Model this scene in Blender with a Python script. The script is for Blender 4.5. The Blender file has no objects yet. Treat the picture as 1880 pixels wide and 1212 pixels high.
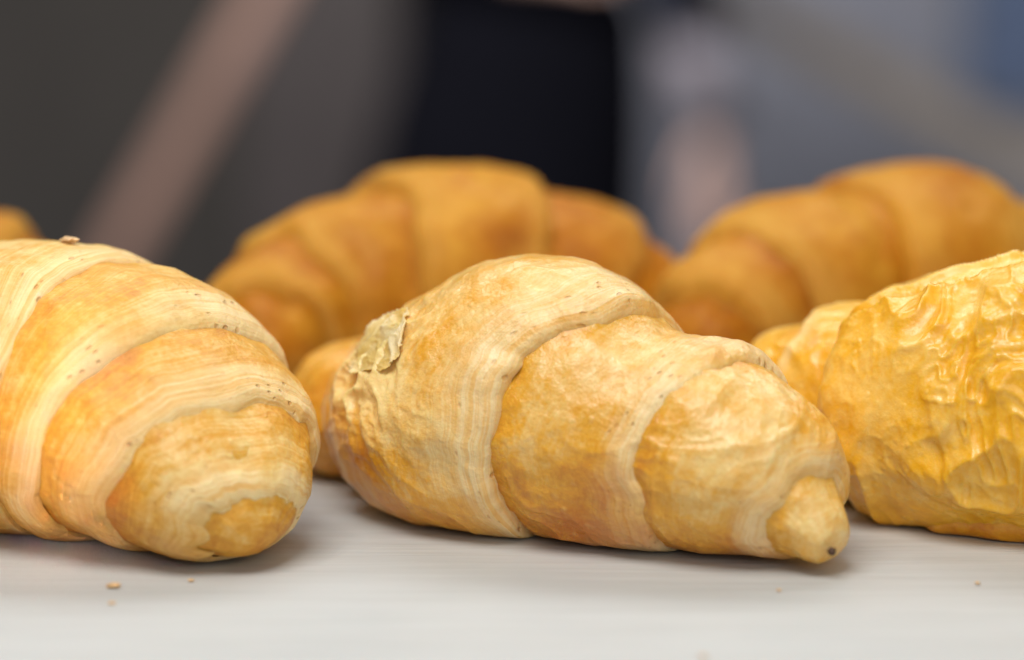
import bpy, bmesh, math, random
import numpy as np
from mathutils import Vector, Matrix

# ------------------------------------------------------------------ camera, world, light
scene = bpy.context.scene
COL = scene.collection
R = math.radians

CAM_H, CAM_Y, PITCH = 0.161, -0.600, 10.35
cam_data = bpy.data.cameras.new("camera")
cam = bpy.data.objects.new("camera", cam_data)
COL.objects.link(cam)
cam.location = (0, CAM_Y, CAM_H)
cam.rotation_euler = (R(90 - PITCH), 0, 0)
cam_data.lens = 100
cam_data.sensor_width = 36
cam_data.clip_start = 0.02
cam_data.clip_end = 60
cam_data.dof.use_dof = True
cam_data.dof.focus_distance = 0.629
cam_data.dof.aperture_fstop = 4.8
scene.camera = cam

world = bpy.data.worlds.new("World")
scene.world = world
world.use_nodes = True
bg = world.node_tree.nodes["Background"]
bg.inputs[0].default_value = (0.92, 0.96, 1.0, 1)
bg.inputs[1].default_value = 0.13


def area_light(name, loc, target, sx, sy, power, color, spread=180):
    d = bpy.data.lights.new(name, 'AREA')
    d.shape = 'RECTANGLE'
    d.size, d.size_y = sx, sy
    d.energy = power
    d.color = color
    d.spread = R(spread)
    o = bpy.data.objects.new(name, d)
    COL.objects.link(o)
    o.location = loc
    o.rotation_euler = (Vector(target) - Vector(loc)).to_track_quat('-Z', 'Y').to_euler()
    return o


area_light("key_light", (-0.15, -0.30, 0.78), (0.0, 0.05, 0.02), 0.50, 0.38, 6.1, (1.0, 0.97, 0.93))
area_light("window_light", (0.45, -1.5, 0.75), (0.0, 0.05, 0.03), 1.3, 0.8, 8.0, (1.0, 0.99, 0.97))
area_light("top_sheen_fill", (0.05, 0.42, 0.62), (0.0, 0.05, 0.03), 0.9, 0.22, 3.2, (0.96, 0.98, 1.0))  # added overhead strip, no fixture there; gives the tops a pale sheen
area_light("reflection_streak_fill", (-0.24, -0.62, 0.30), (-0.099, 0.0, 0.034), 0.016, 0.06, 0.0050, (1.0, 0.68, 0.62), 4.0)  # added lamp standing in for a reflected streak on the left croissant

scene.render.engine = 'CYCLES'
scene.cycles.use_denoising = True
scene.cycles.max_bounces = 6
vs = scene.view_settings
vs.view_transform = 'Standard'
vs.look = 'None'
vs.exposure = 0.0
vs.gamma = 1.0
vs.use_curve_mapping = False

# ------------------------------------------------------------------ helpers


def tag(o, label=None, cat=None, group=None, kind=None):
    if label: o["label"] = label
    if cat: o["category"] = cat
    if group: o["group"] = group
    if kind: o["kind"] = kind
    return o


def empty(name, loc):
    o = bpy.data.objects.new(name, None)
    o.empty_display_size = 0.02
    COL.objects.link(o)
    o.location = loc
    return o


def mesh_obj(name, verts, faces, mat, parent=None, smooth=True, loc=(0, 0, 0)):
    me = bpy.data.meshes.new(name)
    verts = np.asarray(verts, dtype=np.float32)
    faces = np.asarray(faces, dtype=np.int32)
    me.vertices.add(len(verts))
    me.vertices.foreach_set("co", verts.ravel())
    n, k = faces.shape
    me.loops.add(n * k)
    me.loops.foreach_set("vertex_index", faces.ravel())
    me.polygons.add(n)
    me.polygons.foreach_set("loop_start", np.arange(0, n * k, k, dtype=np.int32))
    me.update(calc_edges=True)
    me.polygons.foreach_set("use_smooth", np.full(n, smooth))
    me.materials.append(mat)
    o = bpy.data.objects.new(name, me)
    COL.objects.link(o)
    o.location = loc
    if parent: o.parent = parent
    return o


def bm_obj(name, bm, mat, parent=None, smooth=False, loc=(0, 0, 0)):
    me = bpy.data.meshes.new(name)
    bm.to_mesh(me)
    bm.free()
    for p in me.polygons: p.use_smooth = smooth
    me.materials.append(mat)
    o = bpy.data.objects.new(name, me)
    COL.objects.link(o)
    o.location = loc
    if parent: o.parent = parent
    return o


def box(bm, c, s, bev=0.0, rot=None):
    g = bmesh.ops.create_cube(bm, size=1.0)
    m = Matrix.Translation(c)
    if rot is not None: m = m @ rot
    m = m @ Matrix.Diagonal((s[0], s[1], s[2], 1))
    bmesh.ops.transform(bm, matrix=m, verts=g['verts'])
    if bev:
        es = list({e for v in g['verts'] for e in v.link_edges})
        bmesh.ops.bevel(bm, geom=es, offset=bev, segments=2, affect='EDGES', profile=0.5)


# --- vectorised noise
def _h(i, j, k, seed):
    h = (i * 374761393 + j * 668265263 + k * 2147483647 + seed * 1274126177) & 0xFFFFFFFF
    h = ((h ^ (h >> 13)) * 1274126177) & 0xFFFFFFFF
    h = ((h ^ (h >> 16)) * 2246822519) & 0xFFFFFFFF
    h ^= h >> 15
    return (h & 0xFFFFFF).astype(np.float32) * (2.0 / 0xFFFFFF) - 1.0


def noise(p, seed=0):
    p = np.asarray(p, dtype=np.float32)
    f = np.floor(p)
    i = f.astype(np.int64)
    w = p - f
    w = w * w * w * (w * (w * 6 - 15) + 10)
    x, y, z = i[:, 0], i[:, 1], i[:, 2]
    out = 0
    for dx in (0, 1):
        wx = w[:, 0] if dx else 1 - w[:, 0]
        for dy in (0, 1):
            wy = w[:, 1] if dy else 1 - w[:, 1]
            for dz in (0, 1):
                wz = w[:, 2] if dz else 1 - w[:, 2]
                out = out + _h(x + dx, y + dy, z + dz, seed) * wx * wy * wz
    return out


def fbm(p, octv, seed=0, gain=0.5):
    a, s, t = 1.0, 0, 0
    for o in range(octv):
        s = s + a * noise(p * (2.03 ** o) + 17.3 * o, seed + o)
        t += a
        a *= gain
    return s / t


def sstep(a, b, x):
    t = np.clip((x - a) / (b - a), 0, 1)
    return t * t * (3 - 2 * t)


# --- splines
def natural_cubic(x, y, xq):
    n = len(x)
    h = np.diff(x)
    A = np.zeros((n, n)); B = np.zeros((n,) + y.shape[1:])
    A[0, 0] = A[-1, -1] = 1
    for i in range(1, n - 1):
        A[i, i - 1], A[i, i], A[i, i + 1] = h[i - 1], 2 * (h[i - 1] + h[i]), h[i]
        B[i] = 6 * ((y[i + 1] - y[i]) / h[i] - (y[i] - y[i - 1]) / h[i - 1])
    M = np.linalg.solve(A, B)
    k = np.clip(np.searchsorted(x, xq) - 1, 0, n - 2)
    hk = h[k][:, None]
    a = ((x[k + 1] - xq))[:, None]; b = ((xq - x[k]))[:, None]
    return (M[k] * a ** 3 + M[k + 1] * b ** 3) / (6 * hk) + (y[k] / hk - M[k] * hk / 6) * a + (y[k + 1] / hk - M[k + 1] * hk / 6) * b


def pchip(x, y, xq):
    h = np.diff(x); d = np.diff(y) / h
    m = np.zeros_like(y)
    m[0], m[-1] = d[0], d[-1]
    for i in range(1, len(x) - 1):
        if d[i - 1] * d[i] > 0:
            w1, w2 = 2 * h[i] + h[i - 1], h[i] + 2 * h[i - 1]
            m[i] = (w1 + w2) / (w1 / d[i - 1] + w2 / d[i])
    k = np.clip(np.searchsorted(x, xq) - 1, 0, len(x) - 2)
    t = (xq - x[k]) / h[k]
    return ((2 * t ** 3 - 3 * t ** 2 + 1) * y[k] + (t ** 3 - 2 * t ** 2 + t) * h[k] * m[k]
            + (-2 * t ** 3 + 3 * t ** 2) * y[k + 1] + (t ** 3 - t ** 2) * h[k] * m[k + 1])


# ------------------------------------------------------------------ materials
class NT:
    def __init__(self, name):
        self.m = bpy.data.materials.new(name)
        self.m.use_nodes = True
        self.t = self.m.node_tree
        self.b = self.t.nodes["Principled BSDF"]

    def n(self, typ, **kw):
        nd = self.t.nodes.new(typ)
        for k, v in kw.items(): setattr(nd, k, v)
        return nd

    def link(self, a, b): self.t.links.new(a, b)

    def inp(self, node, key, val):
        if hasattr(val, 'is_linked') or isinstance(val, bpy.types.NodeSocket): self.link(val, node.inputs[key])
        else: node.inputs[key].default_value = (*val, 1) if isinstance(val, tuple) and len(val) == 3 else val

    def math(self, op, a, b=0.0, c=None, clamp=False):
        nd = self.n('ShaderNodeMath', operation=op, use_clamp=clamp)
        self.inp(nd, 0, a); self.inp(nd, 1, b)
        if c is not None: self.inp(nd, 2, c)
        return nd.outputs[0]

    def mix(self, f, a, b):
        nd = self.n('ShaderNodeMix', data_type='RGBA')
        self.inp(nd, 0, f); self.inp(nd, 6, a); self.inp(nd, 7, b)
        return nd.outputs[2]

    def noise(self, vec, scale, detail=2.0, rough=0.5, dist=0.0):
        nd = self.n('ShaderNodeTexNoise')
        self.link(vec, nd.inputs['Vector'])
        nd.inputs['Scale'].default_value = scale
        nd.inputs['Detail'].default_value = detail
        nd.inputs['Roughness'].default_value = rough
        nd.inputs['Distortion'].default_value = dist
        return nd.outputs[0]

    def vmul(self, vec, s):
        nd = self.n('ShaderNodeVectorMath', operation='MULTIPLY')
        self.link(vec, nd.inputs[0]); nd.inputs[1].default_value = s
        return nd.outputs[0]

    def ramp(self, f, stops):
        nd = self.n('ShaderNodeValToRGB')
        self.link(f, nd.inputs[0])
        cr = nd.color_ramp
        while len(cr.elements) < len(stops): cr.elements.new(0.5)
        for e, (p, c) in zip(cr.elements, stops):
            e.position = p
            e.color = c if len(c) == 4 else (*c, 1)
        return nd.outputs[0]

    def maprange(self, v, a, b, c=0.0, d=1.0, smooth=True):
        nd = self.n('ShaderNodeMapRange', interpolation_type='SMOOTHSTEP' if smooth else 'LINEAR')
        self.link(v, nd.inputs[0])
        for i, x in enumerate((a, b, c, d)): nd.inputs[1 + i].default_value = x
        return nd.outputs[0]


def crust_material(name, pale, gold, brown, cream, gloss=0.5, wrinkle=0.3, tone_shift=0.0, fine=True, sss=0.28, grain=0.00038, stri=0.0):
    k = NT(name)
    b = k.b
    co = k.n('ShaderNodeTexCoord').outputs['Object']
    a_cr = k.n('ShaderNodeAttribute', attribute_name='cream').outputs['Fac']
    a_tone = k.n('ShaderNodeAttribute', attribute_name='tone').outputs['Fac']
    a_sv = k.n('ShaderNodeAttribute', attribute_name='sv').outputs['Vector']
    # browning of the egg-washed skin
    n1 = k.noise(co, 260, 2, 0.6)
    n2 = k.noise(co, 900, 2, 0.6)
    tone = k.math('ADD', a_tone, k.math('MULTIPLY', k.math('SUBTRACT', n1, 0.5), 0.55))
    tone = k.math('ADD', tone, k.math('MULTIPLY', k.math('SUBTRACT', n2, 0.5), 0.35))
    tone = k.math('ADD', tone, tone_shift, clamp=True)
    # laminated cut edges: fine parallel lines
    ln = k.noise(k.vmul(a_sv, (2400, 34, 60)), 1.0, 2, 0.6)
    ln2 = k.noise(k.vmul(a_sv, (800, 24, 60)), 1.0, 1, 0.5)
    lines = k.math('ADD', k.math('MULTIPLY', ln, 0.5), k.math('MULTIPLY', ln2, 0.5))
    lmask = k.maprange(lines, 0.38, 0.58)
    if stri: tone = k.math('ADD', tone, k.math('MULTIPLY', k.math('SUBTRACT', 0.5, lines), stri), clamp=True)
    skin = k.ramp(tone, [(0.08, pale), (0.5, gold), (0.95, brown)])
    crm = k.mix(lmask, k.mix(0.62, cream, gold), cream)
    # pores in the cut edges
    vo = k.n('ShaderNodeTexVoronoi', feature='F1')
    k.link(k.vmul(a_sv, (620, 330, 60)), vo.inputs['Vector'])
    vo.inputs['Scale'].default_value = 1.0
    pmask_n = k.maprange(k.noise(k.vmul(a_sv, (120, 70, 60)), 1.0, 2), 0.48, 0.60)
    pores = k.math('MULTIPLY', k.maprange(vo.outputs['Distance'], 0.26, 0.10), pmask_n)
    pores = k.math('MULTIPLY', pores, a_cr)
    col = k.mix(a_cr, skin, crm)
    col = k.mix(k.math('MULTIPLY', pores, 0.55), col, brown)
    # little blisters on the skin, paler
    v2 = k.n('ShaderNodeTexVoronoi', feature='SMOOTH_F1')
    k.link(co, v2.inputs['Vector'])
    v2.inputs['Scale'].default_value = 430
    v2.inputs['Smoothness'].default_value = 0.4
    bl = k.maprange(v2.outputs['Distance'], 0.45, 0.05)
    blm = k.math('MULTIPLY', bl, k.maprange(k.noise(co, 120, 2), 0.52, 0.7))
    blm = k.math('MULTIPLY', blm, k.math('SUBTRACT', 1.0, a_cr))
    col = k.mix(k.math('MULTIPLY', blm, 0.35), col, pale)
    k.link(col, b.inputs['Base Color'])
    rough = k.math('ADD', k.math('MULTIPLY', a_cr, 0.22), 0.60 - 0.30 * gloss)
    rough = k.math('ADD', rough, k.math('MULTIPLY', k.math('SUBTRACT', n1, 0.5), 0.3), clamp=True)
    k.link(rough, b.inputs['Roughness'])
    b.inputs['Specular IOR Level'].default_value = 0.35 + 0.25 * gloss if fine else 0.2
    b.inputs['Coat Weight'].default_value = 0.16 * gloss if fine else 0.0
    b.inputs['Coat Roughness'].default_value = 0.30
    b.inputs['Subsurface Weight'].default_value = sss
    b.inputs['Subsurface Radius'].default_value = (1.0, 0.45, 0.14)
    b.inputs['Subsurface Scale'].default_value = 0.004
    # relief
    h = k.math('MULTIPLY', k.noise(co, 700, 3, 0.62), grain)
    h = k.math('ADD', h, k.math('MULTIPLY', blm, 0.00022))
    h = k.math('ADD', h, k.math('MULTIPLY', k.math('MULTIPLY', lines, k.math('MAXIMUM', a_cr, 0.35 * stri)), 0.0006))
    h = k.math('SUBTRACT', h, k.math('MULTIPLY', pores, 0.0007))
    # crinkled skin
    if not fine: return k.m
    w = None if not wrinkle else k.n('ShaderNodeTexNoise', noise_type='RIDGED_MULTIFRACTAL')
    if w:
        k.link(co, w.inputs['Vector'])
        w.inputs['Scale'].default_value = 170
        w.inputs['Detail'].default_value = 3
        w.inputs['Distortion'].default_value = 0.8
        h = k.math('ADD', h, k.math('MULTIPLY', k.math('MULTIPLY', w.outputs[0], k.math('SUBTRACT', 1.0, a_cr)), 0.00045 * wrinkle))
    bp = k.n('ShaderNodeBump')
    bp.inputs['Strength'].default_value = 1.0
    bp.inputs['Distance'].default_value = 1.0
    k.link(h, bp.inputs['Height'])
    k.link(bp.outputs[0], b.inputs['Normal'])
    return k.m


def plain_material(name, color, rough=0.6, var=0.15, scale=6.0, metal=0.0, spec=0.5):
    k = NT(name)
    co = k.n('ShaderNodeTexCoord').outputs['Object']
    n = k.noise(co, scale, 4, 0.6)
    dark = tuple(c * (1 - var) for c in color)
    lite = tuple(min(1, c * (1 + var)) for c in color)
    k.link(k.ramp(n, [(0.3, dark), (0.7, lite)]), k.b.inputs['Base Color'])
    k.b.inputs['Roughness'].default_value = rough
    k.b.inputs['Metallic'].default_value = metal
    k.b.inputs['Specular IOR Level'].default_value = spec
    return k.m


PALE = (0.90, 0.66, 0.27)
GOLD = (0.80, 0.39, 0.028)
BROWN = (0.58, 0.175, 0.006)
CREAM = (0.92, 0.72, 0.40)
M_CENTRE = crust_material("golden_crust", PALE, GOLD, BROWN, CREAM, 0.95, 0.0, stri=0.45)
M_LEFT = crust_material("rough_crust", (0.88, 0.63, 0.24), (0.74, 0.36, 0.032), (0.53, 0.17, 0.006), (0.90, 0.70, 0.37), 0.5, 0.0, stri=0.9)
M_RIGHT = crust_material("wrinkled_crust", (0.94, 0.64, 0.18), (0.88, 0.45, 0.014), (0.66, 0.24, 0.005), (0.90, 0.66, 0.28), 0.95, 0.7, sss=0.18, grain=0.0002)
M_BACK = crust_material("dim_back_crust", (0.62, 0.29, 0.024), (0.46, 0.16, 0.005), (0.27, 0.065, 0.002), (0.62, 0.32, 0.05), 0.3, 0.0, fine=False)  # darker browns stand for the weaker light on the back row
M_FLAKE = crust_material("pale_flake", (0.90, 0.68, 0.33), (0.82, 0.52, 0.14), (0.64, 0.30, 0.03), (0.9, 0.76, 0.54), 0.6, 0.6)


# ------------------------------------------------------------------ setting: paper, shelf, room
def paper_material():
    k = NT("baking_paper")
    co = k.n('ShaderNodeTexCoord').outputs['Object']
    st = k.noise(k.vmul(co, (14, 330, 1)), 1.0, 4, 0.65)
    st2 = k.noise(k.vmul(co, (30, 1200, 1)), 1.0, 3, 0.6)
    f = k.math('ADD', k.math('MULTIPLY', st, 0.6), k.math('MULTIPLY', st2, 0.4))
    bl = k.noise(co, 22, 3)
    c = k.ramp(f, [(0.30, (0.46, 0.465, 0.45)), (0.52, (0.54, 0.55, 0.54)), (0.75, (0.59, 0.60, 0.59))])
    c = k.mix(k.maprange(bl, 0.4, 0.75, 0, 0.35), c, (0.46, 0.485, 0.485, 1))
    k.link(c, k.b.inputs['Base Color'])
    k.b.inputs['Roughness'].default_value = 0.55
    k.b.inputs['Subsurface Weight'].default_value = 0.05
    k.b.inputs['Subsurface Scale'].default_value = 0.002
    bp = k.n('ShaderNodeBump')
    bp.inputs['Distance'].default_value = 1.0
    bp.inputs['Strength'].default_value = 1.0
    k.link(k.math('MULTIPLY', f, 0.00035), bp.inputs['Height'])
    k.link(bp.outputs[0], k.b.inputs['Normal'])
    return k.m


def sheet(name, x0, x1, y0, y1, nx, ny, zf, mat):
    xs, ys = np.meshgrid(np.linspace(x0, x1, nx), np.linspace(y0, y1, ny))
    p = np.stack([xs.ravel(), ys.ravel(), np.zeros(nx * ny)], 1)
    p[:, 2] = zf(p)
    i = np.arange(nx * ny).reshape(ny, nx)
    f = np.stack([i[:-1, :-1], i[:-1, 1:], i[1:, 1:], i[1:, :-1]], -1).reshape(-1, 4)
    return mesh_obj(name, p, f, mat)


paper = sheet("baking_paper", -0.32, 0.34, -0.098, 0.30, 160, 120,
              lambda p: 0.00025 * fbm(p * np.array([18, 60, 1]), 2, 5) - 0.0003 - 0.0003 * sstep(-0.090, -0.098, p[:, 1]), paper_material())
sol = paper.modifiers.new("thickness", 'SOLIDIFY')
sol.thickness = 0.0004
sol.offset = -1
tag(paper, "white baking paper with fine streaks under the croissants", "baking paper")

bm = bmesh.new()
box(bm, (0, 0.10, -0.0160), (0.9, 0.46, 0.03), 0.003)
shelf = bm_obj("display_shelf", bm, plain_material("shelf_laminate", (0.49, 0.50, 0.50), 0.4, 0.04, 30))
tag(shelf, kind="structure")

FLOOR_Z = -1.14
bm = bmesh.new(); box(bm, (0, 3.0, FLOOR_Z - 0.05), (9, 9, 0.1))
tag(bm_obj("floor", bm, plain_material("floor_tiles", (0.16, 0.15, 0.145), 0.5, 0.2, 3)), kind="structure")
bm = bmesh.new(); box(bm, (-1.875, 6.55, FLOOR_Z + 1.4), (4.25, 0.1, 2.8))
tag(bm_obj("wall_left", bm, plain_material("grey_wall", (0.060, 0.055, 0.052), 0.8, 0.15, 2)), kind="structure")
bm = bmesh.new(); box(bm, (2.375, 6.55, FLOOR_Z + 1.4), (4.25, 0.1, 2.8))
tag(bm_obj("wall_right", bm, plain_material("blue_grey_wall", (0.42, 0.44, 0.54), 0.8, 0.25, 1.5)), kind="structure")
area_light("room_light", (-0.7, 2.8, 1.2), (-0.4, 6.0, -0.4), 1.2, 0.6, 95.0, (1.0, 0.95, 0.9))


# ------------------------------------------------------------------ croissant builder
class Croissant:
    def __init__(self, name, base, pts, mat, seed, label, dl=0.00034, nv=460, wrinkle=0.0, tone=0.4, cap=0.010,
                 cap0=None, cap1=None, wf=120.0, drop=0.0, parent=None, group="croissants on the baking paper"):
        self.base = np.array(base, float)
        pts = np.array(pts, float)
        pts[:, 2] -= drop
        self.P = pts[:, :3]; self.ra = pts[:, 3]; self.rb = pts[:, 4]
        ch = np.r_[0, np.cumsum(np.linalg.norm(np.diff(self.P, axis=0), axis=1))]
        self.L = ch[-1]; self.T = ch / ch[-1]
        self.mat, self.seed, self.dl, self.nv = mat, seed, dl, nv
        self.wr, self.tone = wrinkle, tone
        self.cap0 = cap0 or cap; self.cap1 = cap1 or cap
        self.wf = wf
        self.e = parent or tag(empty(name, base), label, "croissant", group)
        self.count = 0

    def frame(self, t):
        c = natural_cubic(self.T, self.P, t)
        d = (natural_cubic(self.T, self.P, np.clip(t + .01, 0, 1)) - natural_cubic(self.T, self.P, np.clip(t - .01, 0, 1)))
        d /= np.linalg.norm(d, axis=1)[:, None]
        s = np.cross(d, np.array([0, 0, 1.0])); s /= np.linalg.norm(s, axis=1)[:, None]
        u = np.cross(s, d)
        ra, rb = pchip(self.T, self.ra, t), pchip(self.T, self.rb, t)
        x0 = np.clip(1 - t * self.L / self.cap0, 0, 1)
        x1 = np.clip(1 - (1 - t) * self.L / self.cap1, 0, 1)
        k = np.sqrt(np.clip(1 - x0 ** 2.2, 0, 1)) * np.sqrt(np.clip(1 - x1 ** 2.2, 0, 1))
        return c, s, u, ra * k, rb * k, k

    def surf(self, t, v, off):
        c, s, u, ra, rb, k = self.frame(t)
        cv, sv = np.cos(v), np.sin(v)
        # slightly squared section, offset grows outwards
        n = s * cv[:, None] + u * sv[:, None]
        p = c + s * (ra * cv)[:, None] + u * (rb * sv)[:, None] + n * (off * np.minimum(1, k * 1.6))[:, None]
        return p, n, np.maximum(ra, rb)

    def _edge(self, t, skew, wob, v, sd):
        circ = np.stack([np.cos(v), np.sin(v), np.zeros_like(v)], 1)
        w = fbm(circ * 2.2 + sd, 3, sd) + 0.09 * fbm(circ * 9 + sd, 2, sd + 3)
        return t + skew[0] * np.cos(v - skew[1]) + w * wob / self.L

    def mid(self, ta, tb, skew_a=(0, 0), skew_b=(0, 0), **kw):
        """the outermost wrap in the middle, both edges free"""
        sd = self.seed * 31
        wob = kw.get('wob', 0.0025)
        v = np.linspace(0, 2 * np.pi, self.nv, endpoint=False)
        self.lo, self.hi = self._edge(ta, skew_a, wob, v, sd + 1), self._edge(tb, skew_b, wob, v, sd + 2)
        return self._layer(self.lo, self.hi, None, both=True, **kw)

    def next(self, side, tb, skew=(0, 0), overlap=0.007, **kw):
        """the next wrap towards one end; starts under the edge of the previous one"""
        sgn = -1 if side == 'lo' else 1
        prev = self.lo if side == 'lo' else self.hi
        v = np.linspace(0, 2 * np.pi, self.nv, endpoint=False)
        start = prev - sgn * overlap / self.L
        if tb is None:
            edge = np.full(self.nv, 0.0 if side == 'lo' else 1.0)
            o = self._layer(start, edge, prev, open_end=True, name="horn_tip", **kw)
        else:
            edge = self._edge(tb, skew, kw.get('wob', 0.0025), v, self.seed * 31 + self.count * 7)
            o = self._layer(start, edge, prev, **kw)
        if side == 'lo': self.lo = edge
        else: self.hi = edge
        return o

    def _layer(self, ea, eb, prev, th=0.002, lip=0.006, cream=0.010, puff=0.0006, both=False, name="dough_layer", rise=0.020,
               lift=0.0, wob=0.0025, tone=0.0, cream_a=None, terr=1.0, open_end=False, spiral=None, cmax=0.8, patches=(), crumple=(), wr=None, sink=0.9, th_var=True, tvar=0.55, flaky=False):
        sd = self.seed * 31 + self.count * 7
        self.count += 1
        nv = self.nv
        Lv = np.abs(eb - ea) * self.L
        nr = max(16, int(Lv.mean() / self.dl))
        qq = np.linspace(0, 1, nr)
        if open_end: qq = 1 - (1 - qq) ** 1.5
        q, v = np.meshgrid(qq, np.linspace(0, 2 * np.pi, nv, endpoint=False), indexing='ij')
        t = np.clip(ea[None, :] + (eb - ea)[None, :] * q, 0, 1)
        d = ((1 - q) * Lv[None, :]).ravel()
        da = (q * Lv[None, :]).ravel()
        x = None if prev is None else ((t - prev[None, :]) * np.sign((eb - ea).mean()) * self.L).ravel()
        q, v, t = q.ravel(), v.ravel(), t.ravel()
        lipf = np.ones_like(q)
        if not open_end: lipf = np.sqrt(np.clip(1 - np.clip(1 - d / lip, 0, 1) ** 2, 0, 1))
        if both: lipf = lipf * np.sqrt(np.clip(1 - np.clip(1 - da / lip, 0, 1) ** 2, 0, 1))
        if x is None:
            ri = 1.0
            bul = np.sin(np.pi * q)
        else:
            ri = sstep(-0.001, rise, x)
            bul = np.sin(np.pi * np.clip(x / np.maximum(x.max(), 1e-5), 0, 1))
        circ = np.stack([np.cos(v), np.sin(v), np.zeros_like(v)], 1)
        thv = th * (1 + 0.75 * np.maximum(fbm(circ * 1.4 + sd * 0.7, 2, sd + 50), -0.12)) if th_var else th
        lf = -1.9 + 2.9 * lipf
        if flaky:                                          # here and there the thin edge stands clear of the layer below
            fm = 0.8 * sstep(0.0, 0.75, fbm(circ * 2.3 + sd * 1.3, 2, sd + 52))
            lf = lf * (1 - fm) + fm * (-0.65 + 1.65 * lipf)
        off = np.minimum(thv * lf, thv * (-sink + (1 + sink) * ri)) + puff * bul + lift
        seamless = self.surf(t, v, np.zeros_like(t))[0]
        if spiral:
            v0 = spiral[0] + spiral[2] * (t - spiral[3]) + 0.10 * fbm(np.stack([t * 9, t * 0, t * 0], 1), 2, sd + 40)
            fr = np.mod(v - v0, 2 * np.pi) / (2 * np.pi)
            off = off + spiral[1] * fr ** 2.5
        # lumps
        off = off + 0.0012 * fbm(seamless * 55 + sd, 2, sd) + 0.0006 * fbm(seamless * 150 + 3.1, 2, sd + 1)
        # cut edge of the laminated dough: mask and terraces
        dd = d + 0.0022 * fbm(seamless * 110, 2, sd + 5) + 0.0008 * fbm(seamless * 420, 2, sd + 6)
        cm = np.zeros_like(d)
        if not open_end:
            pat = sstep(-0.45, 0.25, fbm(seamless * 50 + 7.7, 2, sd + 8) + 0.15)
            crw = cream * (1 + 0.7 * fbm(circ * 1.7 + 3.3, 2, sd + 14))
            cm = cmax * sstep(crw * 1.5, crw * 0.35, dd) * (0.3 + 0.7 * pat)
        if both:
            ca = cream if cream_a is None else cream_a
            dda = da + 0.0022 * fbm(seamless * 110 + 3, 2, sd + 9)
            cm = np.maximum(cm, cmax * sstep(ca * 1.5, ca * 0.35, dda) * (0.3 + 0.7 * pat))
        de = np.minimum(d, da) if both else d
        arcs = np.stack([de * 1250, np.cos(v) * 1.6, np.sin(v) * 1.6], 1)
        ter = (noise(arcs, sd + 11) * 0.6 + noise(arcs * np.array([0.42, 0.8, 0.8]) + 5, sd + 12)) * sstep(-0.4, 0.5, fbm(seamless * 90, 2, sd + 13))
        off = off + cm * ter * 0.00030 * terr
        # wrinkles in the skin
        wsk = (1 - cm)
        wrk = self.wr if wr is None else wr
        wp = seamless * self.wf
        warp = np.stack([noise(wp * .45, sd + 20), noise(wp * .45 + 9, sd + 21), noise(wp * .45 + 19, sd + 22)], 1)
        rg = 1 - np.abs(noise(wp + warp * 1.3, sd + 23))
        rg2 = 1 - np.abs(noise(wp * 2.3 + warp * 2.2, sd + 24))
        wmask = sstep(-0.25, 0.35, fbm(seamless * 38 + 2.2, 2, sd + 25))
        big = 1 - np.abs(noise(wp * 0.42 + warp * 0.9, sd + 26))
        off = off + wsk * (0.00008 + wrk * (0.25 + 0.75 * wmask)) * (0.8 * rg ** 2.6 + 0.60 * rg2 ** 2.6) + wrk * 1.3 * big ** 4
        crm = 0
        for (px_, py_, pz_, pr_, am_) in crumple:          # papery crumpled patch
            cp = np.array([px_, py_, pz_]) - self.base
            g_ = np.exp(-(np.linalg.norm(seamless + circ * 0 - cp, axis=1) / pr_) ** 2)
            c1 = 1 - np.abs(noise(seamless * 190 + warp * 1.2, sd + 60))
            c2 = 1 - np.abs(noise(seamless * 420 + warp * 1.5, sd + 61))
            off = off + am_ * g_ * (c1 ** 2 + 0.4 * c2 ** 2 - 0.75)
            crm = np.maximum(crm, g_ * (0.35 + 0.65 * c1))
        p, n, r = self.surf(t, v, off)
        # flat underside resting on the paper
        kk = 0.0011
        z = p[:, 2]
        p[:, 2] = np.where(z / kk > 20, z, kk * np.log1p(np.exp(np.clip(z / kk, -40, 20))))
        # browning: large patches
        tn = self.tone + tone + tvar * 0.55 * fbm(seamless * 42 + 5, 3, sd + 30) + 0.15 * fbm(seamless * 160, 2, sd + 31)
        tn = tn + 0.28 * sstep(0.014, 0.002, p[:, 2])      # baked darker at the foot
        if x is not None:                                  # moist glazed rim where the layer above ends
            tn = tn + 0.18 * np.exp(-np.clip(x, 0, 1) / 0.0030)
        tn = tn - 0.75 * crm
        for (px_, py_, pz_, pr_, am_) in patches:  # shade and warm bounce of the lower sides, painted into the tone
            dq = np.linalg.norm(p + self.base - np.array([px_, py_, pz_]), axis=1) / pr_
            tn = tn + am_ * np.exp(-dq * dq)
        i = np.arange(nr * nv).reshape(nr, nv)
        j = np.roll(i, -1, axis=1)
        f = np.stack([i[:-1], j[:-1], j[1:], i[1:]], -1).reshape(-1, 4)
        if (eb - ea).mean() > 0: f = f[:, ::-1]
        o = mesh_obj(name, p, f, self.mat, self.e)
        me = o.data
        at_ = me.attributes.new("cream", 'FLOAT', 'POINT'); at_.data.foreach_set("value", cm.astype(np.float32))
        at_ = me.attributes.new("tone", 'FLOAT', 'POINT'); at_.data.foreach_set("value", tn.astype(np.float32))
        svv = np.stack([de, np.abs(v - np.pi) * 0.028, np.full_like(d, self.count * 0.37)], 1).astype(np.float32)
        at_ = me.attributes.new("sv", 'FLOAT_VECTOR', 'POINT'); at_.data.foreach_set("vector", svv.ravel())
        return o


def rel(base, pts):
    return [(x - base[0], y - base[1], z, a, b) for x, y, z, a, b in pts]



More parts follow.
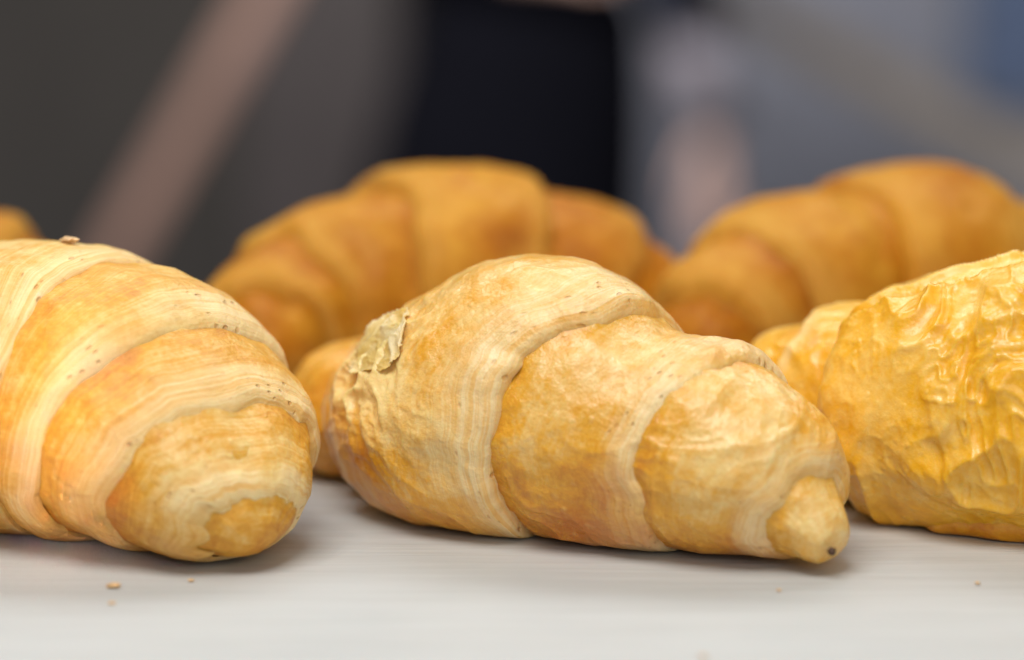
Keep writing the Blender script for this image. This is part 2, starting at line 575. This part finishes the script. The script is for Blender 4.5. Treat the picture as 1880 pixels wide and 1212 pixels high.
# --- centre croissant
bC = (0.0, 0.05, 0.0)
C = Croissant("croissant", bC, rel(bC, [
    (0.0690, -0.0110, 0.0082, 0.0026, 0.0024), (0.0630, -0.0040, 0.0130, 0.0098, 0.0094), (0.0555, 0.0028, 0.0192, 0.0172, 0.0172),
    (0.0430, 0.0115, 0.0242, 0.0222, 0.0228), (0.0310, 0.0190, 0.0256, 0.0240, 0.0242), (0.0120, 0.0300, 0.0304, 0.0285, 0.0304), (-0.0100, 0.0460, 0.0255, 0.0285, 0.0255),
    (-0.0190, 0.0680, 0.021, 0.0245, 0.021), (-0.0370, 0.0900, 0.0160, 0.0195, 0.0160), (-0.050, 0.1030, 0.010, 0.010, 0.009)]), M_CENTRE, 3,
    "pale golden croissant with a torn flaky end and a pointed tip with a dark speck", wrinkle=0.0004, tone=0.34, drop=0.0022, cap0=0.0040, cap1=0.012)
SHADE_C = [(-0.045, 0.028, 0.014, 0.020, 0.50), (0.055, -0.012, 0.003, 0.014, 0.30), (0.012, 0.002, 0.010, 0.018, 0.35)]  # tone patches painting in the amber shade of the lower sides
C.mid(0.385, 0.66, cmax=0.75, th=0.0014, lip=0.0035, cream=0.008, puff=0.0018, cream_a=0.010, skew_a=(0.065, 3.7), patches=SHADE_C, flaky=True, crumple=[(-0.033, 0.032, 0.036, 0.016, 0.0028)])
C.next('lo', 0.205, skew=(0.03, 3.4), cmax=0.75, th=0.0011, lip=0.0035, cream=0.010, patches=SHADE_C)
C.next('lo', 0.055, skew=(0.012, 2.2), cmax=0.75, th=0.0012, lip=0.0030, cream=0.006, lift=0.0006, sink=0.5, patches=SHADE_C)
C.next('lo', None, th=0.0009, puff=0.0004, lift=0.0007, tone=-0.08, rise=0.010, overlap=0.01)
C.next('hi', 0.80, th=0.002, lip=0.004, cream=0.008, tone=0.2)
C.next('hi', None, th=0.002, tone=0.2)


def torn_flake(cr, t0, t1, v0, v1, seed, n=150):
    a, b = np.meshgrid(np.linspace(0, 1, n), np.linspace(0, 1, n), indexing='ij')
    a, b = a.ravel(), b.ravel()
    t = t0 + (t1 - t0) * a
    v = v0 + (v1 - v0) * b
    q = np.stack([a * 5, b * 5, a * 0], 1)
    w = np.stack([noise(q * 0.7 + 3, seed), noise(q * 0.7 + 8, seed + 1), a * 0], 1)
    rg = 1 - np.abs(noise(q * 0.8 + w * 0.9, seed + 2))
    rg2 = 1 - np.abs(noise(q * 2.1 + w * 1.4, seed + 3))
    edge = np.minimum(np.minimum(a, 1 - a), np.minimum(b, 1 - b))
    rad = np.hypot((a - .5) * 2, (b - .5) * 2) + 0.30 * fbm(q * 0.8, 3, seed + 5)
    off = 0.0036 + 0.0013 * rg ** 2.5 + 0.0005 * rg2 ** 3 + 0.0009 * sstep(0.5, 0.9, rad) * (noise(q * 0.6, seed + 7) + 0.2)
    p, nn, r = cr.surf(t, v, off)
    i = np.arange(n * n).reshape(n, n)
    f = np.stack([i[:-1, :-1], i[:-1, 1:], i[1:, 1:], i[1:, :-1]], -1).reshape(-1, 4)
    keep = (rad[f] < 0.86).all(1)
    f = f[keep][:, ::-1]
    used = np.unique(f)
    remap = np.zeros(n * n, int); remap[used] = np.arange(len(used))
    o = mesh_obj("torn_flake", p[used], remap[f], M_FLAKE, cr.e)
    me = o.data
    for nm, val in (("cream", a * 0), ("tone", 0.35 - 0.45 * rg ** 2 + 0.25 * rg2)):
        at = me.attributes.new(nm, 'FLOAT', 'POINT'); at.data.foreach_set("value", val[used].astype(np.float32))
    at = me.attributes.new("sv", 'FLOAT_VECTOR', 'POINT'); at.data.foreach_set("vector", (q * 0.004)[used].astype(np.float32).ravel())
    so = o.modifiers.new("thickness", 'SOLIDIFY'); so.thickness = 0.00012; so.offset = -1
    o["label"] = "pale torn papery flake of crust"
    return o


torn_flake(C, 0.525, 0.61, 2.05, 2.75, 77, 70)
g = noise(np.random.RandomState(2).rand(42, 3) * 9, 3)
bm = bmesh.new()
bmesh.ops.create_icosphere(bm, subdivisions=2, radius=0.0009)
for vtx in bm.verts: vtx.co *= 1 + 0.25 * g[vtx.index % 42]
bm_obj("burnt_speck", bm, plain_material("burnt_dough", (0.07, 0.03, 0.012), 0.6, 0.3, 800), C.e, True, (0.0680, -0.0640, 0.0062))

# --- left croissant
bA = (-0.09, 0.045, 0.0)
A = Croissant("croissant", bA, rel(bA, [
    (-0.0545, -0.0095, 0.0085, 0.0080, 0.0068), (-0.0620, 0.001, 0.0165, 0.0215, 0.0165), (-0.073, 0.015, 0.0240, 0.0325, 0.0245),
    (-0.090, 0.031, 0.0310, 0.0385, 0.0318), (-0.116, 0.043, 0.0320, 0.0385, 0.0325), (-0.145, 0.050, 0.027, 0.030, 0.027),
    (-0.172, 0.053, 0.015, 0.012, 0.012)]), M_LEFT, 11,
    "golden croissant with broad cream bands and a blunt rounded end", wrinkle=0.00014, tone=0.38, drop=0.0022, cap0=0.009, cap1=0.014)
SHADE_A = [(-0.085, 0.000, 0.012, 0.018, 0.30), (-0.055, 0.010, 0.012, 0.012, 0.20)]  # amber shade low on the front, put into the crust tone
A.mid(0.43, 0.72, th=0.0009, lip=0.004, cream=0.008, puff=0.001, flaky=True)
A.next('lo', 0.275, th=0.0009, lip=0.0035, cream=0.008, flaky=True, patches=SHADE_A)
A.next('lo', 0.145, th=0.0010, lip=0.0035, cream=0.008, flaky=True, patches=SHADE_A)
A.next('lo', 0.036, skew=(0.008, 4.7), th=0.0009, lip=0.0030, cream=0.006, patches=SHADE_A)
A.next('lo', None, th=0.0009, puff=0.0004, rise=0.010, overlap=0.01)
A.next('hi', 0.86, th=0.002, lip=0.004, cream=0.008)
A.next('hi', None)

# --- right croissant
bB = (0.11, 0.05, 0.0)
B = Croissant("croissant", bB, rel(bB, [
    (0.060, 0.090, 0.012, 0.010, 0.010), (0.067, 0.080, 0.018, 0.016, 0.016), (0.083, 0.062, 0.0240, 0.0240, 0.0230),
    (0.105, 0.046, 0.0265, 0.0285, 0.0265), (0.135, 0.034, 0.0290, 0.0305, 0.029), (0.165, 0.018, 0.022, 0.021, 0.021),
    (0.188, 0.004, 0.011, 0.010, 0.010)]), M_RIGHT, 23,
    "glossy yellow croissant with a heavily wrinkled crust", wrinkle=0.0019, tone=0.30, drop=0.001, cap=0.012, wf=135.0)
SHADE_B = [(0.075, 0.035, 0.012, 0.020, 0.15)]  # shaded orange of the lower left side, put into the tone
B.mid(0.28, 0.74, th=0.0026, lip=0.006, cream=0.002, puff=0.002, spiral=(0.95, 0.0034, 1.6, 0.4), patches=SHADE_B)
B.next('lo', 0.19, th=0.002, lip=0.005, cream=0.004, wr=0.0004)
B.next('lo', 0.10, th=0.002, lip=0.005, cream=0.004, wr=0.0004, tone=0.1)
B.next('lo', None, wr=0.0004, tone=0.15)
B.next('hi', 0.86, th=0.002, lip=0.006, cream=0.006)
B.next('hi', None)
B2 = Croissant("", bB, rel(bB, [
    (0.094, 0.036, 0.003, 0.007, 0.0060), (0.112, 0.029, 0.0045, 0.010, 0.0080), (0.132, 0.021, 0.0055, 0.012, 0.0090), (0.165, 0.006, 0.006, 0.012, 0.0080)]),
    M_RIGHT, 29, "", tone=0.55, cap=0.012, nv=200, parent=B.e, wf=90.0, wrinkle=0.0005)
B2.lo = np.full(B2.nv, 1.0)
B2._layer(np.full(B2.nv, 0.0), np.full(B2.nv, 1.0), None, open_end=True, name="tucked_layer")

# --- back croissants
lo = dict(dl=0.0009, nv=200)
bD = (-0.02, 0.19, 0.0)
D = Croissant("croissant", bD, rel(bD, [
    (-0.064, 0.142, 0.012, 0.009, 0.009), (-0.066, 0.158, 0.0205, 0.019, 0.0195), (-0.054, 0.178, 0.0255, 0.026, 0.0250),
    (-0.030, 0.192, 0.0295, 0.032, 0.0292), (-0.004, 0.198, 0.0290, 0.031, 0.0285), (0.026, 0.202, 0.024, 0.025, 0.0235), (0.050, 0.204, 0.012, 0.010, 0.010)]),
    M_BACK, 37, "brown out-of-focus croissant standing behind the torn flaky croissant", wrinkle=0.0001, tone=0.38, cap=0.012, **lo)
D.mid(0.38, 0.70, tvar=1.1, th=0.0027, lip=0.0045, cream=0.009, puff=0.0015, skew_a=(0.05, 1.2))
D.next('lo', 0.21, th=0.0012, lip=0.004, cream=0.008)
D.next('lo', 0.10, th=0.0013, lip=0.004, cream=0.006)
D.next('lo', None)
D.next('hi', 0.86, th=0.0012, lip=0.006, cream=0.008)
D.next('hi', None)

bE = (0.10, 0.19, 0.0)
E = Croissant("croissant", bE, rel(bE, [
    (0.046, 0.140, 0.013, 0.010, 0.010), (0.053, 0.152, 0.019, 0.018, 0.018), (0.070, 0.170, 0.0265, 0.028, 0.0260),
    (0.094, 0.186, 0.0290, 0.032, 0.0285), (0.119, 0.196, 0.0295, 0.032, 0.0290), (0.145, 0.204, 0.024, 0.025, 0.024), (0.170, 0.208, 0.012, 0.010, 0.010)]),
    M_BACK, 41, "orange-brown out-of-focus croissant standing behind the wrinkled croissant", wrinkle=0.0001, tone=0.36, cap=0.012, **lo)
E.mid(0.42, 0.74, tvar=1.1, th=0.0027, lip=0.0045, cream=0.012, puff=0.0015, skew_a=(0.05, 1.2))
E.next('lo', 0.23, th=0.0012, lip=0.004, cream=0.008)
E.next('lo', 0.10, th=0.0013, lip=0.004, cream=0.010)
E.next('lo', None, tone=0.15)
E.next('hi', 0.86, th=0.0012, lip=0.006, cream=0.008)
E.next('hi', None)

bF = (-0.19, 0.20, 0.0)
F = Croissant("croissant", bF, rel(bF, [
    (-0.122, 0.20, 0.014, 0.010, 0.010), (-0.137, 0.20, 0.020, 0.019, 0.019), (-0.162, 0.205, 0.026, 0.025, 0.025),
    (-0.19, 0.20, 0.031, 0.031, 0.031), (-0.22, 0.195, 0.024, 0.024, 0.024), (-0.245, 0.18, 0.012, 0.010, 0.010)]),
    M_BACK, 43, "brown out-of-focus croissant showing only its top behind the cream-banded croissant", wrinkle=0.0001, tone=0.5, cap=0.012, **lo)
F.mid(0.34, 0.72, th=0.003, lip=0.006, cream=0.010, puff=0.0015)
F.next('lo', 0.17, th=0.002, lip=0.006, cream=0.008)
F.next('lo', None)
F.next('hi', None)


# ------------------------------------------------------------------ room behind, far out of focus
def at(px, py, Y):
    """point of the photograph's pixel at distance Y in the room"""
    f = 100 / 36 * 1880
    dx, dz = (px - 940) / f, -(py - 606) / f
    c, s_ = math.cos(R(PITCH)), math.sin(R(PITCH))
    d = Vector((dx, c + dz * s_, -s_ + dz * c))
    k = (Y - CAM_Y) / d.y
    return Vector((0, CAM_Y, CAM_H)) + d * k


def bar(name, p0, p1, w, d, mat, label, cat):
    p0, p1 = Vector(p0), Vector(p1)
    bm = bmesh.new()
    L = (p1 - p0).length
    rot = (p1 - p0).to_track_quat('Z', 'Y').to_matrix().to_4x4()
    box(bm, (0, 0, 0), (w, d, L), min(w, d) * 0.15, rot)
    o = bm_obj(name, bm, mat, None, False, (p0 + p1) / 2)
    return tag(o, label, cat)


def floor_hit(p0, p1):
    k = (FLOOR_Z - p0.z) / (p1.z - p0.z)
    return p0 + (p1 - p0) * k


a0, a1 = at(520, -60, 4.2), at(235, 430, 4.2)  # bar added in place of a streak reflected in unbuilt glass
bar("slanted_streak", a0 + (a0 - a1) * 0.6, floor_hit(a0, a1), 0.085, 0.06, plain_material("pinkish_streak", (0.22, 0.135, 0.11), 0.7, 0.2, 9),
    "pinkish brown slanted post, added in place of a glass reflection, blurred, beside the mauve cabinet", "streak")
a0, a1 = at(1330, -10, 5.2), at(1900, 300, 5.2)
bar("slanted_beam", a0 + (a0 - a1) * 0.7, floor_hit(a0, a1), 0.12, 0.08, plain_material("taupe_wood", (0.36, 0.31, 0.26), 0.6, 0.2, 9),
    "taupe slanted beam, blurred, in front of the blue-grey wall", "beam")

# mauve-grey cabinet
cb = tag(empty("cabinet", (at(600, 200, 6.2).x, 6.25, FLOOR_Z)), "mauve-grey cabinet, blurred, standing against the dark grey wall", "cabinet")
mcab = plain_material("mauve_paint", (0.062, 0.052, 0.055), 0.5, 0.1, 5)
bm = bmesh.new(); box(bm, (0, 0, 1.0), (0.36, 0.45, 2.0), 0.01); bm_obj("carcass", bm, mcab, cb)
for sx in (-1, 1):
    bm = bmesh.new(); box(bm, (sx * 0.089, -0.236, 1.0), (0.172, 0.02, 1.92), 0.004); dr = bm_obj("door", bm, mcab, cb)
    bm = bmesh.new(); box(bm, (sx * 0.02, -0.258, 1.05), (0.012, 0.02, 0.16), 0.004)
    bm_obj("handle", bm, plain_material("dull_steel", (0.3, 0.3, 0.3), 0.4, 0.1, 20, 1.0), dr)

# blue panel on the wall
pc = at(1850, 110, 6.47)
bp_ = tag(empty("wall_panel", (pc.x, 6.49, pc.z)), "light blue panel, blurred, hanging on the blue-grey wall", "panel")
bm = bmesh.new(); box(bm, (0.05, -0.012, 0.1), (0.30, 0.012, 0.42), 0.003); bm_obj("board", bm, plain_material("light_blue", (0.17, 0.24, 0.42), 0.5, 0.25, 8), bp_)
bm = bmesh.new()
for (c_, s_) in (((0.05, -0.014, 0.32), (0.34, 0.024, 0.02)), ((0.05, -0.014, -0.12), (0.34, 0.024, 0.02)), ((-0.11, -0.0141, 0.1), (0.02, 0.022, 0.42)), ((0.21, -0.0141, 0.1), (0.02, 0.022, 0.42))):
    box(bm, c_, s_)
bm_obj("frame", bm, plain_material("grey_frame", (0.2, 0.22, 0.26), 0.5, 0.1, 9), bp_)

# person in black standing behind the counter
skin = plain_material("skin", (0.62, 0.42, 0.36), 0.5, 0.08, 12)
black = plain_material("black_cloth", (0.0035, 0.0037, 0.0065), 0.9, 0.2, 20, 0.0, 0.05)
lilac = plain_material("lilac_cloth", (0.24, 0.22, 0.26), 0.8, 0.12, 20)
hair_m = plain_material("dark_hair", (0.03, 0.02, 0.015), 0.5, 0.3, 60)
PY = 4.4
PX = at(940, 200, PY).x
per = tag(empty("person", (PX, PY, FLOOR_Z)), "person in black clothes with a lilac cuff standing with one arm hanging, blurred", "person")


def skin_mesh(name, joints, edges, mat, root, parent, sub=2):
    me = bpy.data.meshes.new(name)
    me.from_pydata([j[:3] for j in joints], edges, [])
    o = bpy.data.objects.new(name, me)
    COL.objects.link(o); o.parent = parent
    o.modifiers.new("skin", 'SKIN').use_smooth_shade = True
    for i, j in enumerate(joints):
        rr = j[3] if isinstance(j[3], tuple) else (j[3], j[3])
        me.skin_vertices[0].data[i].radius = rr
        me.skin_vertices[0].data[i].use_root = (i == root)
    m = o.modifiers.new("sub", 'SUBSURF'); m.levels = m.render_levels = sub
    me.materials.append(mat)
    return o


hl = at(1305, 340, PY) - Vector((PX, PY, FLOOR_Z))        # hanging hand
hr = at(1060, -92, PY) - Vector((PX, PY, FLOOR_Z))          # hand held at the waist
J = [(0, 0, 0.92, (0.15, 0.10)), (0, 0, 1.10, (0.13, 0.09)), (0, 0, 1.30, (0.16, 0.10)), (0, 0, 1.43, (0.10, 0.08)), (0, -0.01, 1.50, 0.055),
     (0, -0.02, 1.57, 0.07), (0, -0.02, 1.66, (0.078, 0.092)), (0, -0.01, 1.73, 0.06),
     (0.09, 0, 0.86, 0.085), (0.10, -0.01, 0.48, 0.058), (0.10, 0.01, 0.08, 0.04), (0.11, -0.13, 0.035, 0.035),
     (-0.09, 0, 0.86, 0.085), (-0.10, -0.01, 0.48, 0.058), (-0.10, 0.01, 0.08, 0.04), (-0.11, -0.13, 0.035, 0.035),
     (0.17, 0, 1.39, 0.06), (0.25, 0.0, 1.12, 0.045), (hl.x - 0.025, -0.03, hl.z + 0.20, 0.036), (hl.x, -0.04, hl.z + 0.08, (0.028, 0.022)),
     (hl.x + 0.004, -0.04, hl.z + 0.0, (0.040, 0.018)),
     (-0.17, 0, 1.39, 0.06), (-0.25, 0.0, 1.12, 0.045), (-0.12, -0.16, hr.z + 0.03, 0.036), (hr.x - 0.10, -0.20, hr.z, (0.028, 0.024)), (hr.x - 0.03, -0.20, hr.z, (0.02, 0.038))]
Ed = [(0, 1), (1, 2), (2, 3), (3, 4), (4, 5), (5, 6), (6, 7), (0, 8), (8, 9), (9, 10), (10, 11), (0, 12), (12, 13), (13, 14), (14, 15),
      (3, 16), (16, 17), (17, 18), (18, 19), (19, 20), (3, 21), (21, 22), (22, 23), (23, 24), (24, 25)]


def finger(j0, pts):
    k = j0
    for p in pts:
        J.append(p); Ed.append((k, len(J) - 1)); k = len(J) - 1


for i, (ox, ln) in enumerate(((-0.028, 0.070), (-0.010, 0.080), (0.010, 0.076), (0.028, 0.060))):
    finger(20, [(hl.x + ox, -0.045, hl.z - 0.035, 0.010), (hl.x + ox, -0.055, hl.z - 0.035 - ln * .5, 0.009), (hl.x + ox, -0.050, hl.z - 0.035 - ln, 0.007)])
finger(19, [(hl.x - 0.035, -0.055, hl.z + 0.05, 0.011), (hl.x - 0.050, -0.065, hl.z + 0.01, 0.009), (hl.x - 0.052, -0.068, hl.z - 0.02, 0.007)])
for i, (oz, ln) in enumerate(((0.028, 0.064), (0.010, 0.076), (-0.010, 0.072), (-0.028, 0.055))):
    finger(25, [(hr.x + 0.01, -0.205, hr.z + oz, 0.010), (hr.x + 0.01 + ln * .5, -0.200, hr.z + oz, 0.009), (hr.x + 0.01 + ln, -0.185, hr.z + oz, 0.007)])
finger(24, [(hr.x - 0.075, -0.215, hr.z + 0.03, 0.011), (hr.x - 0.04, -0.22, hr.z + 0.055, 0.009), (hr.x - 0.01, -0.22, hr.z + 0.06, 0.007)])
skin_mesh("body", J, Ed, skin, 0, per)


def tube(name, rings, mat, parent, n=36):
    """lofted garment: rings of (x, y, z, rx, ry)"""
    vs_, fs = [], []
    for (x, y, z, rx, ry) in rings:
        for k in range(n):
            a = 2 * math.pi * k / n
            w = 1 + 0.03 * math.sin(7 * a + z * 9) * (1.4 - min(1.4, z))
            vs_.append((x + rx * w * math.cos(a), y + ry * w * math.sin(a), z))
    for r in range(len(rings) - 1):
        for k in range(n):
            fs.append((r * n + k, r * n + (k + 1) % n, (r + 1) * n + (k + 1) % n, (r + 1) * n + k))
    o = mesh_obj(name, vs_, fs, mat, parent)
    m = o.modifiers.new("thickness", 'SOLIDIFY'); m.thickness = 0.004
    return o


tube("dress", [(0, 0, 0.42, 0.235, 0.20), (-0.01, 0, 0.60, 0.26, 0.18), (0.01, 0, 0.80, 0.235, 0.155), (0.035, 0, 0.95, 0.205, 0.140), (0, 0, 1.08, 0.165, 0.125),
               (0, 0, 1.22, 0.185, 0.135), (0, 0, 1.36, 0.195, 0.13), (0, 0, 1.44, 0.13, 0.10), (0, 0, 1.47, 0.075, 0.075)], black, per)
tube("cuff", [(hl.x - 0.004, -0.038, hl.z + 0.105, 0.044, 0.044), (hl.x - 0.025, -0.03, hl.z + 0.20, 0.054, 0.054), (hl.x - 0.035, -0.026, hl.z + 0.26, 0.056, 0.056)], lilac, per)
navy = plain_material("navy_cloth", (0.020, 0.024, 0.045), 0.9, 0.2, 20, 0.0, 0.05)
tube("sleeve", [(hl.x - 0.033, -0.027, hl.z + 0.245, 0.053, 0.053), (0.25, 0, 1.12, 0.060, 0.060), (0.175, 0, 1.42, 0.075, 0.075)], navy, per)
skin_mesh("sleeve", [(-0.17, 0, 1.39, 0.066), (-0.25, 0.0, 1.12, 0.052), (-0.12, -0.16, hr.z + 0.03, 0.044), (hr.x - 0.11, -0.20, hr.z, 0.036)], [(0, 1), (1, 2), (2, 3)], black, 0, per)
bm = bmesh.new()
bmesh.ops.create_uvsphere(bm, u_segments=24, v_segments=16, radius=1)
for v_ in bm.verts:
    v_.co = Vector((v_.co.x * 0.092, v_.co.y * 0.105 + 0.012 + (0.02 if v_.co.z < 0 else 0), v_.co.z * 0.115 + 1.69))
bmesh.ops.delete(bm, geom=[v_ for v_ in bm.verts if v_.co.y < -0.045 and v_.co.z < 1.74], context='VERTS')
bm_obj("hair", bm, hair_m, per, True)
for sx in (-1, 1):
    bm = bmesh.new(); bmesh.ops.create_uvsphere(bm, u_segments=12, v_segments=8, radius=0.012)
    bm_obj("eye", bm, plain_material("eye", (0.05, 0.04, 0.035), 0.2, 0.1, 50), per, True, (sx * 0.032, -0.100, 1.665))

# ------------------------------------------------------------------ crumbs
M_CRUMB = plain_material("crumb_crust", (0.66, 0.42, 0.20), 0.6, 0.3, 900)


def crumb(px, py, size, label, onz=None, Y=None):
    rs = np.random.RandomState(int(px))
    if Y is None:
        f = 100 / 36 * 1880
        ang = R(PITCH) + math.atan((py - 606) / f)
        Y = CAM_Y + CAM_H / math.tan(ang)
    p = at(px, py, Y)
    bm = bmesh.new()
    bmesh.ops.create_icosphere(bm, subdivisions=2, radius=size)
    for v_ in bm.verts:
        v_.co *= 0.7 + 0.6 * rs.rand()
        v_.co.z *= 0.5
        v_.co.x *= 1.3
    z = (size * 0.25 if onz is None else onz)
    return tag(bm_obj("crumb", bm, M_CRUMB, None, False, (p.x, p.y, z)), label, "crumb", "pastry crumbs")


crumb(208, 1077, 0.0011, "small orange crumb on the paper in front of the cream-banded croissant")
crumb(205, 1108, 0.0006, "tiny crumb on the paper just in front of the small orange crumb")
crumb(1430, 1084, 0.0005, "tiny brown crumb on the paper in front of the pointed croissant tip")
crumb(1795, 1071, 0.0005, "pale crumb on the paper in front of the wrinkled croissant")
crumb(350, 1066, 0.0005, "pale crumb on the paper by the blunt end of the cream-banded croissant")
crumb(1290, 1206, 0.0006, "orange crumb at the front of the paper, well away from the croissants")
fp = at(128, 440, 0.040)
crumb(128, 440, 0.0016, "brown crumb lying on top of the cream-banded croissant", fp.z, 0.040)
